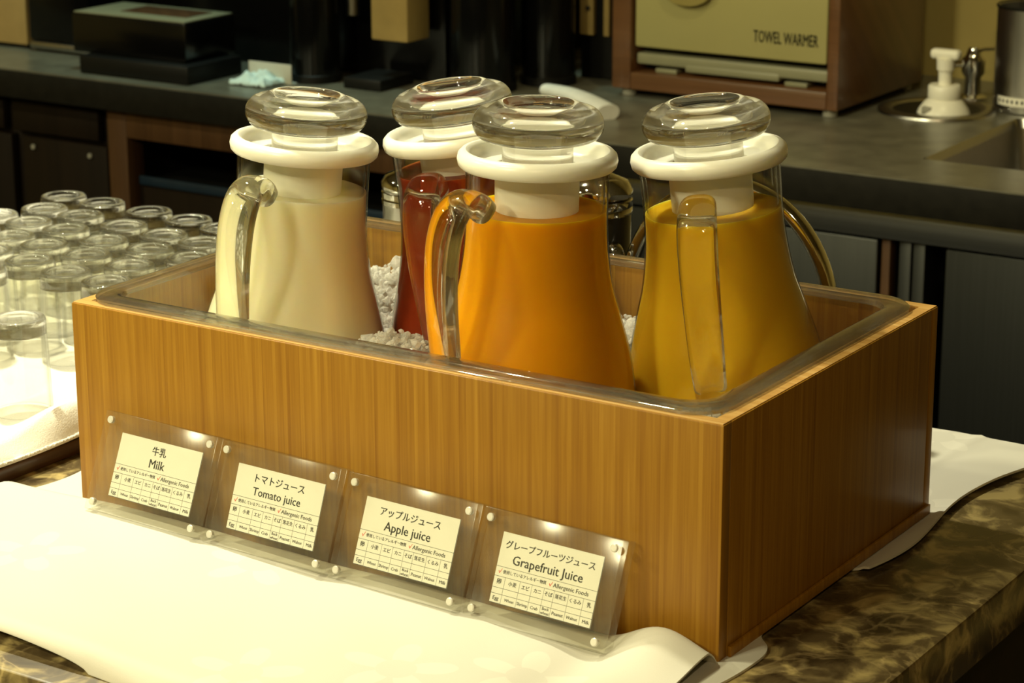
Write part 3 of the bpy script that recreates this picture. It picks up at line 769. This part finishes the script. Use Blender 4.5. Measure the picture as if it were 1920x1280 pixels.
sheet('towel_sheet', towel_fn, 130, 120, TOWEL, tw, thick=0.0022)
# looped selvedge
V, F = [], []
for k in range(330):
    x, yy, z = towel_fn(1.0, k/329)
    r = random.uniform(0.0011, 0.0019); o_ = len(V)
    for v in IV: V.append((x+random.uniform(-.0015, .001)*0.3+v.x*r, yy+v.y*r, z+0.0004+v.z*r))
    F += [tuple(i+o_ for i in f) for f in IF]
hem = link('looped_hem', me_from(V, F), TOWEL, tw); hem['kind'] = 'stuff'

TH, RB, RM_ = 0.084, 0.0232, 0.0258        # tumbler stands on its mouth
wall_o = [(RM_, 0.0), (RM_-0.0003, 0.02), (RB+0.0012, 0.060), (RB+0.0006, 0.0705)]
wall_i = [(r-0.0017, z) for r, z in wall_o][::-1]
me_wall = lathe_me(wall_o+wall_i, 48, True)
base_p = spline([(0.0, 0.0700), (RB-0.0012, 0.0700), (RB+0.0006, 0.0702), (RB+0.0008, 0.0780), (RB+0.0002, 0.0825), (RB-0.0014, TH), (RB-0.0042, TH), (RB-0.0056, 0.0822), (RB-0.0075, 0.0802), (0.0, 0.0790)], 3)
me_base = lathe_me([(max(r, 0), z) for r, z in base_p], 48, False)
GPX = [(119, 368), (191, 381), (279, 397), (355, 413), (418, 428), (0, 401), (76, 392), (148, 403), (232, 423), (307, 440), (378, 455), (47, 417), (123, 430), (195, 451), (280, 467),
       (358, 484), (9, 443), (83, 459), (162, 478), (243, 498), (-28, 470), (47, 490), (123, 510), (200, 528), (33, 597), (-70, 455), (-36, 428), (-30, 505)]
GP = [atz(u, v, 0.029+TH) for u, v in GPX]; GP = [[p.x, p.y] for p in GP]
for it in range(60):
    for a in range(len(GP)):
        for b in range(a):
            dx, dy = GP[a][0]-GP[b][0], GP[a][1]-GP[b][1]; d = math.hypot(dx, dy) or 1e-6
            if d < 2*RM_+0.001:
                k = (2*RM_+0.001-d)/d*0.5
                GP[a][0] += dx*k; GP[a][1] += dy*k; GP[b][0] -= dx*k; GP[b][1] -= dy*k
for i, (x, y) in enumerate(GP):
    lb = 'clear glass tumbler upturned among packed rows on the white towel'
    g = 'upturned tumblers on the towel'
    if GPX[i] == (33, 597): lb = 'clear glass tumbler upturned apart from the packed rows at towel edge'
    tg = thing('glass_tumbler', lb, 'glass', (x, y, 0.0305), (0, 0, random.uniform(0, 6)), g if GPX[i] != (33, 597) else None)
    link('glass_wall', me_wall, GLASS_TUMBLER, tg); link('thick_base', me_base, GLASS_BASE, tg)

# ------------------------------------------------------------------ things behind the box on the island
bk = thing('ice_bucket', 'steel ice bucket with tall arched chrome handle behind the box', 'ice bucket', (0.338, 0.452, 0.0085))
link('bucket', lathe_me([(0, 0.0), (0.052, 0.0), (0.060, 0.05), (0.065, 0.102), (0.0675, 0.105), (0.0655, 0.108), (0.062, 0.102), (0.056, 0.05), (0.049, 0.006), (0, 0.006)], 56, False), STEEL, bk)
arc = [(0.0945*math.cos(a), 0, 0.100+0.113*math.sin(a)) for a in [math.pi*i/40 for i in range(41)]]
hb = link('handle', sweep_me(arc, (0.0085, 0.0060), (0, 1, 0), 14, 3), CHROME, bk); hb.rotation_euler = (0, 0, 0.12)
for sg in (-1, 1):
    er = box('ear', (sg*0.080-0.018, -0.006, 0.094), (sg*0.080+0.018, 0.006, 0.102), CHROME, bk, bev=0.002); er.rotation_euler = (0, 0, 0.12)
def coffee_pot(label, x, y, h, r, rot, dark):
    p = thing('coffee_pot', label, 'pot', (x, y, 0), (0, 0, rot))
    b_ = link('pot_body', lathe_me([(0, 0), (r*0.96, 0), (r, 0.006), (r, h*0.90), (r*0.97, h*0.905), (0, h*0.905)], 40, False), DARKGLASS if dark else STEEL, p)
    link('steel_band', lathe_me([(r*1.0, h*0.83), (r*1.04, h*0.835), (r*1.04, h*0.855), (r*1.01, h*0.86), (r*1.04, h*0.865), (r*1.04, h*0.89), (r*1.0, h*0.895)], 40, True), CHROME, p)
    link('lid', lathe_me([(0, h*0.905), (r*1.03, h*0.905), (r*1.05, h*0.93), (r*0.9, h*0.965), (r*0.3, h), (0, h)], 40, False), CHROME, p)
    link('lid_lever', sweep_me([(r*0.6, 0, h*0.97), (r*1.05, 0, h*0.985), (r*1.4, 0, h*0.99), (r*1.9, 0, h*0.95)], (0.009, 0.003), (0, 1, 0), 12, 3), CHROME, p)
    link('handle', sweep_me(spline([(r*0.9, 0, h*0.72), (r*1.5, 0, h*0.73), (r*1.95, 0, h*0.68), (r*2.0, 0, h*0.5), (r*1.8, 0, h*0.25), (r*0.95, 0, h*0.15)], 6), (0.006, 0.0045), (0, 1, 0), 12, 3), CHROME, p)
    return p
coffee_pot('dark glass coffee pot with chrome lid beside the arched bucket handle', 0.205, 0.455, 0.216, 0.030, -0.70, True)
coffee_pot('slim steel lidded pot standing between milk and tomato pitchers', 0.012, 0.448, 0.200, 0.030, 2.2, False)

# ------------------------------------------------------------------ things on the back worktop
# towel warmer
WX0, WX1, WY0, WY1, WZ = -0.577, -0.200, 1.80, 2.10, 0.012
tw_ = thing('towel_warmer', 'wood-cased towel warmer with cream door lettered TOWEL WARMER', 'towel warmer', (-0.39, 1.95, 0))
WH = 0.30
at_parent(box('side_panel', (WX0, WY0, WZ), (WX0+0.032, WY1, WH), WARMWOOD, bev=0.002), tw_)
at_parent(box('side_panel', (WX1-0.018, WY0, WZ), (WX1, WY1, WH), WARMWOOD, bev=0.002), tw_)
at_parent(box('bottom_board', (WX0+0.032, WY0, WZ), (WX1-0.018, WY1, WZ+0.026), WARMWOOD, bev=0.002), tw_)
at_parent(box('top_board', (WX0+0.032, WY0, WH-0.026), (WX1-0.018, WY1, WH), WARMWOOD, bev=0.002), tw_)
at_parent(box('inner_case', (WX0+0.032, WY0+0.05, WZ+0.026), (WX1-0.018, WY1-0.01, WH-0.026), BLACKMATT, bev=0), tw_)
dr = at_parent(box('door', (WX0+0.036, WY0+0.006, 0.0765), (WX1-0.022, WY0+0.05, WH-0.03), DOORCREAM, bev=0.004), tw_)
hd = lathe_me([(0, -0.002), (0.036, -0.002), (0.040, 0.0), (0.040, 0.01), (0, 0.01)], 40, False)
hk = link('handle', hd, DOOROLIVE, dr); hk.rotation_euler = (math.pi/2, 0, 0); hp_ = aty(1292, -18, WY0+0.004); hk.scale = (1, 0.55, 1)
hk.location = hp_
p0, p1 = aty(1412, 70, WY0+0.005), aty(1534, 78, WY0+0.005)
tv, tf = text_geo('TOWEL WARMER', 0.0250, (0, 0, 0), bold=0.02, xs=1.0)
xs_ = [v[0] for v in tv]; k = (p1.x-p0.x)/(max(xs_)-min(xs_))
tv = [(v[0]*k + 0.18*v[1]*0, v[1], 0) for v in tv]
lt = link('lettering', me_from([(x, 0, z) for x, z, _ in tv], tf), INK, dr, sharp=None)
lt.location = Vector(((p0.x+p1.x)/2, WY0+0.0055, (p0.z+p1.z)/2))
at_parent(box('base_rail', (WX0+0.036, WY0+0.012, 0.050), (WX1-0.022, WY0+0.05, 0.067), GREYCREAM, bev=0.003), tw_)
at_parent(box('base_rail', (WX0+0.12, WY0+0.011, 0.044), (WX1-0.10, WY0+0.05, 0.056), GREYCREAM, bev=0.003), tw_)
for x in (WX0+0.085, WX1-0.075): at_parent(box('hinge', (x-0.018, WY0+0.016, 0.0385), (x+0.018, WY0+0.05, 0.045), GREYCREAM, bev=0.001), tw_)
for x in (WX0+0.02, WX1-0.02):
    for y in (WY0+0.02, WY1-0.02):
        c = cyl('foot', 0.011, 0.0, WZ, BRASSFOOT, None, (x, y, 0), 20); at_parent(c, tw_)

# sunken soap pump in a steel ring
rc = atz(1757, 207, 0.0)
rg = thing('steel_chute_ring', 'round steel ring let into the worktop around white pump', 'ring', (rc.x, rc.y, 0))
link('ring', lathe_me([(0.062, 0.0), (0.088, 0.0), (0.087, 0.003), (0.078, 0.006), (0.070, 0.005), (0.064, 0.002)], 56, True), STEEL, rg)
link('dish', lathe_me([(0, 0.001), (0.066, 0.001), (0.066, 0.0025), (0, 0.002)], 48, False), STEELDOOR, rg)
pc = atz(1769, 210, 0.004)
def zy(v, u=1769): return aty(u, v, pc.y).z
pm = thing('soap_pump', 'white plastic pump dispenser head standing in the steel ring', 'pump', (pc.x, pc.y, 0.003))
s_ = (aty(1812, 200, pc.y)-aty(1722, 200, pc.y)).length/90   # metres per pixel there
link('dome', lathe_me([(0, 0), (46*s_, 0), (43*s_, 8*s_), (34*s_, 20*s_), (28*s_, 25*s_), (0, 26*s_)], 40, False), PUMPWHITE, pm)
link('collar', lathe_me([(0, 25*s_), (27*s_, 25*s_), (28.5*s_, 28*s_), (28.5*s_, 47*s_), (26*s_, 50*s_), (0, 50*s_)], 40, False), PUMPWHITE, pm)
link('stem', lathe_me([(0, 50*s_), (11*s_, 50*s_), (12*s_, 74*s_), (15*s_, 76*s_), (16*s_, 96*s_), (0, 96*s_)], 32, False), PUMPWHITE, pm)
bm = bmesh.new(); add_box(bm, (-27*s_, -11*s_, 94*s_), (27*s_, 11*s_, 112*s_), 7*s_, 4); link('press_bar', me_bm(bm), PUMPWHITE, pm)
bm = bmesh.new(); add_box(bm, (-24*s_, -42*s_, 2*s_), (-6*s_, -30*s_, 15*s_), 1.5*s_, 2); link('nozzle', me_bm(bm), BRASSFOOT, pm)

# chrome tap
tp = atz(1822, 188, 0.0)
ta = thing('chrome_tap', 'small chrome tap valve behind the white pump', 'tap', (tp.x, tp.y, 0))
link('tap_base', lathe_me([(0, 0), (0.022, 0), (0.022, 0.006), (0.013, 0.010), (0.012, 0.035), (0.017, 0.042), (0.018, 0.062), (0.012, 0.068), (0.008, 0.080), (0, 0.081)], 32, False), CHROME, ta)
link('spout', sweep_me(spline([(0.0, 0, 0.050), (-0.02, -0.01, 0.056), (-0.032, -0.02, 0.050), (-0.036, -0.022, 0.036)], 5), (0.006, 0.006), (0, 0, 1), 14), CHROME, ta)
link('lever', sweep_me([(0.0, 0, 0.072), (0.014, 0.004, 0.078), (0.03, 0.008, 0.080)], (0.007, 0.003), (0, 1, 0), 12), CHROME, ta)

# steel canister
p0 = atz(1862, 205, 0.0)
cr_ = 0.056
cc = p0 + Vector((RH.x, RH.y, 0))*cr_
cn = thing('steel_canister', 'tall polished steel canister with a small dotted label by the wall', 'canister', (cc.x, cc.y, 0))
CH = aty(1880, 6, cc.y).z
link('can_body', lathe_me([(0, 0), (cr_-0.002, 0), (cr_, 0.002), (cr_, CH), (cr_-0.002, CH+0.001), (cr_-0.003, CH), (cr_-0.003, 0.01), (0, 0.01)], 64, False), STEEL, cn)
link('rolled_rim', lathe_me([(cr_-0.001, CH-0.002), (cr_+0.0015, CH-0.001), (cr_+0.002, CH+0.001), (cr_, CH+0.003), (cr_-0.002, CH+0.002)], 64, True), BLACKMATT, cn)
def band(r, z0, z1, a0, a1, n=24):
    V, F = [], []
    for i in range(n+1):
        a = a0+(a1-a0)*i/n
        V += [(r*math.cos(a), r*math.sin(a), z0), (r*math.cos(a), r*math.sin(a), z1)]
    for i in range(n): F.append((2*i, 2*i+2, 2*i+3, 2*i+1))
    return me_from(V, F)
ang = math.atan2(CAMH.y, CAMH.x)
lz0, lz1 = 0.012, 0.025
lb = link('label', band(cr_+0.0004, lz0, lz1, ang-1.25, ang+0.5), PUMPWHITE, cn)
V, F = [], []
for i in range(12):
    a = ang-1.18+i*0.14; v_, f_ = band(cr_+0.0008, lz0+0.004, lz1-0.004, a, a+0.06, 2).vertices, None
    me = band(cr_+0.0008, lz0+0.004, lz1-0.004, a, a+0.06, 2); o_ = len(V)
    V += [tuple(v.co) for v in me.vertices]; F += [tuple(q+o_ for q in p.vertices) for p in me.polygons]
link('label_marks', me_from(V, F), INK, lb)

# rolled napkin
a_, b_ = atz(1025, 168, 0.015), atz(1140, 212, 0.010)
dirn = (b_-a_)
pts = [a_ + dirn*t + Vector((0, 0, 0.006*math.sin(t*3.1))) for t in [i/12 for i in range(13)]]
rn = link('rolled_napkin', sweep_me(pts, [(0.012+0.007*t/12, 0.009+0.003*t/12) for t in range(13)], (dirn.y, -dirn.x, 0), 16, 2.4), NAPKINGREY)
tag(rn, 'rolled pale napkin lying on the worktop left of towel warmer', 'napkin')

# crumpled cloth and grey card
cc_ = atz(492, 158, 0.0)
def crump(s, t):
    a = s*2-1; b = t*2-1
    r = max(abs(a), abs(b))
    x = a*0.036*(1+0.25*noise.noise(Vector((a*2, b*2, 4)))); y = b*0.026*(1+0.2*noise.noise(Vector((a*2, b*2, 9))))
    z = 0.004 + (1-r)**0.7*0.022*(0.7+0.9*noise.noise(Vector((a*1.7+3, b*1.9, 1)))) + 0.005*abs(noise.noise(Vector((a*4, b*4, 2))))
    return (cc_.x+x-0.006, cc_.y+y-0.004, max(z, 0.003))
cz = sheet('wiping_cloth', crump, 40, 32, BLUECLOTH, None, thick=0.002)
tag(cz, 'crumpled pale blue wiping cloth on the worktop edge', 'cloth')
q0, q1 = atz(467, 160, 0.0), atz(546, 163, 0.0)
yk = max(q0.y, q1.y)+0.012
gx0, gx1 = aty(467, 140, yk).x, aty(546, 140, yk).x
gz = aty(500, 117, yk).z
gc = thing('folded_card', 'plain grey folded card standing behind pale blue cloth', 'card', ((gx0+gx1)/2, yk, 0))
at_parent(box('card_front', (gx0, yk, 0.001), (gx1, yk+0.0015, gz), GREYCARD, bev=0.0003), gc)
bb = box('card_foot', (gx0, yk+0.0015, 0.0), (gx1, yk+0.03, 0.0015), GREYCARD, bev=0.0003); at_parent(bb, gc)

# black machines along the wall
my = 1.66
def span(u0, u1, y): return aty(u0, 60, y).x, aty(u1, 60, y).x
# tan board box far left, black appliance, black drawer box
x0, x1 = span(-60, 50, 1.645)
tb = thing('tan_container', 'tan upright container at the worktop end beside black machine', 'container', ((x0+x1)/2, 1.72, 0))
at_parent(box('shell', (x0, 1.645, 0.006), (x1, 1.80, 0.30), TAN, bev=0.004), tb)
at_parent(box('foot_strip', (x0+0.004, 1.65, 0.0), (x1-0.004, 1.79, 0.006), BLACKMATT, bev=0.001), tb)
x0, x1 = span(54, 150, 1.64)
ap = thing('black_coffee_grinder', 'black upright machine with a metal foot beside tan container', 'machine', ((x0+x1)/2, 1.72, 0))
zb = aty(100, 80, 1.64).z
at_parent(box('housing', (x0, 1.64, zb), (x1+0.02, 1.86, 0.32), BLACK, bev=0.006), ap)
at_parent(box('metal_foot', (x0+0.004, 1.635, 0.004), (x1+0.03, 1.84, zb), STEEL, bev=0.004), ap)
at_parent(box('base_pad', (x0+0.01, 1.645, 0.0), (x1+0.02, 1.83, 0.004), BLACKMATT, bev=0.001), ap)
# drawer box
by = 1.535
f0, f1 = aty(133, 22, by), aty(345, 41, by)
zt_ = (f0.z+f1.z)/2; zl = aty(240, 108, by).z
kb = thing('black_knock_box', 'black box machine with cream and brown top and dark foot', 'machine', ((f0.x+f1.x)/2, by+0.06, 0))
at_parent(box('drawer_body', (f0.x, by, zl), (f1.x, by+0.125, zt_-0.002), BLACK, bev=0.004), kb)
at_parent(box('dark_foot', (f0.x+0.03, by-0.02, 0.0), (f1.x+0.02, by+0.115, zl), BLACKMATT, bev=0.004), kb)
at_parent(box('cream_top', (f0.x+0.003, by+0.003, zt_-0.002), (f1.x-0.003, by+0.122, zt_), GREYCREAM, bev=0.0005), kb)  # cream layer over the black body, with a brown patch on it
at_parent(box('brown_patch', (f0.x+0.07, by+0.04, zt_), (f1.x-0.03, by+0.105, zt_+0.001), FRAMEWOOD, bev=0.0003), kb)
# brewer with gold panel
x0, x1 = span(410, 690, 1.70)
bw_ = thing('coffee_brewer', 'large black coffee brewer with gold front panel against the wall', 'coffee machine', ((x0+x1)/2, 1.85, 0))
at_parent(box('housing', (aty(330, 60, 1.80).x, 1.74, 0.0), (aty(835, 60, 1.74).x, 2.18, 0.42), BLACK, bev=0.006), bw_)
ga, gb = aty(696, 74, 1.66), aty(764, 77, 1.66)
at_parent(box('gold_panel', (ga.x, 1.66, ga.z), (gb.x, 1.72, 0.40), GOLD, bev=0.003), bw_)
at_parent(box('drip_tray', (aty(650, 150, 1.64).x, 1.63, 0.0), (aty(720, 150, 1.64).x, 1.72, 0.018), BLACKMATT, bev=0.003), bw_)
c1 = aty(662, 28, 1.70)
sp_ = cyl('spigot', 0.010, c1.z, 0.38, STEEL, None, (c1.x, 1.70, 0), 24); at_parent(sp_, bw_)
def urn(label, u, r, y, h=0.34):
    x = aty(u, 60, y).x
    n_ = thing('coffee_urn', label, 'urn', (x, y, 0), group='black coffee urns along the wall')
    link('urn_body', lathe_me([(0, 0), (r*0.96, 0), (r, 0.006), (r, h*0.85), (r*0.93, h*0.9), (0, h*0.9)], 56, False), BLACK, n_)
    link('foot_ring', lathe_me([(r*0.98, 0.0), (r*1.05, 0.0), (r*1.05, 0.012), (r*0.98, 0.014)], 56, True), BLACKMATT, n_)
    link('lid', lathe_me([(0, h*0.9), (r*0.95, h*0.9), (r*0.9, h*0.94), (r*0.2, h), (0, h)], 48, False), BLACKMATT, n_)
    return n_
urn('tall black coffee urn standing left of the gold brewer panel', 590, 0.040, 1.665)
urn('tall black coffee urn standing right of the gold brewer panel', 905, 0.050, 1.74)
urn('tall black coffee urn standing next to gold hinged plate', 1028, 0.042, 1.84)
hx0, hx1 = aty(1083, 40, 1.90).x, aty(1143, 40, 1.90).x
hg = thing('gold_plated_stand', 'narrow stand with gold plates and screw beside towel warmer', 'stand', ((hx0+hx1)/2, 1.95, 0))
zb = aty(1110, 66, 1.90).z
at_parent(box('stand_body', (hx0, 1.91, 0), (hx1, 2.05, 0.34), BLACKMATT, bev=0.002), hg)
ga, gb, gc_, gd = aty(1087, 60, 1.90).x, aty(1112, 60, 1.90).x, aty(1131, 60, 1.90).x, aty(1141, 60, 1.90).x
pn = at_parent(box('gold_plate', (ga, 1.90, zb), (gb, 1.91, 0.34), GOLD, bev=0.001), hg)
at_parent(box('gold_plate', (gc_, 1.90, zb), (gd, 1.91, 0.34), GOLD, bev=0.001), hg)
sc0 = aty(1103, 15, 1.90)
sw = cyl('screw', 0.004, 0, 0.003, INK, pn, seg=14); sw.rotation_euler = (math.pi/2, 0, 0); sw.location = sc0
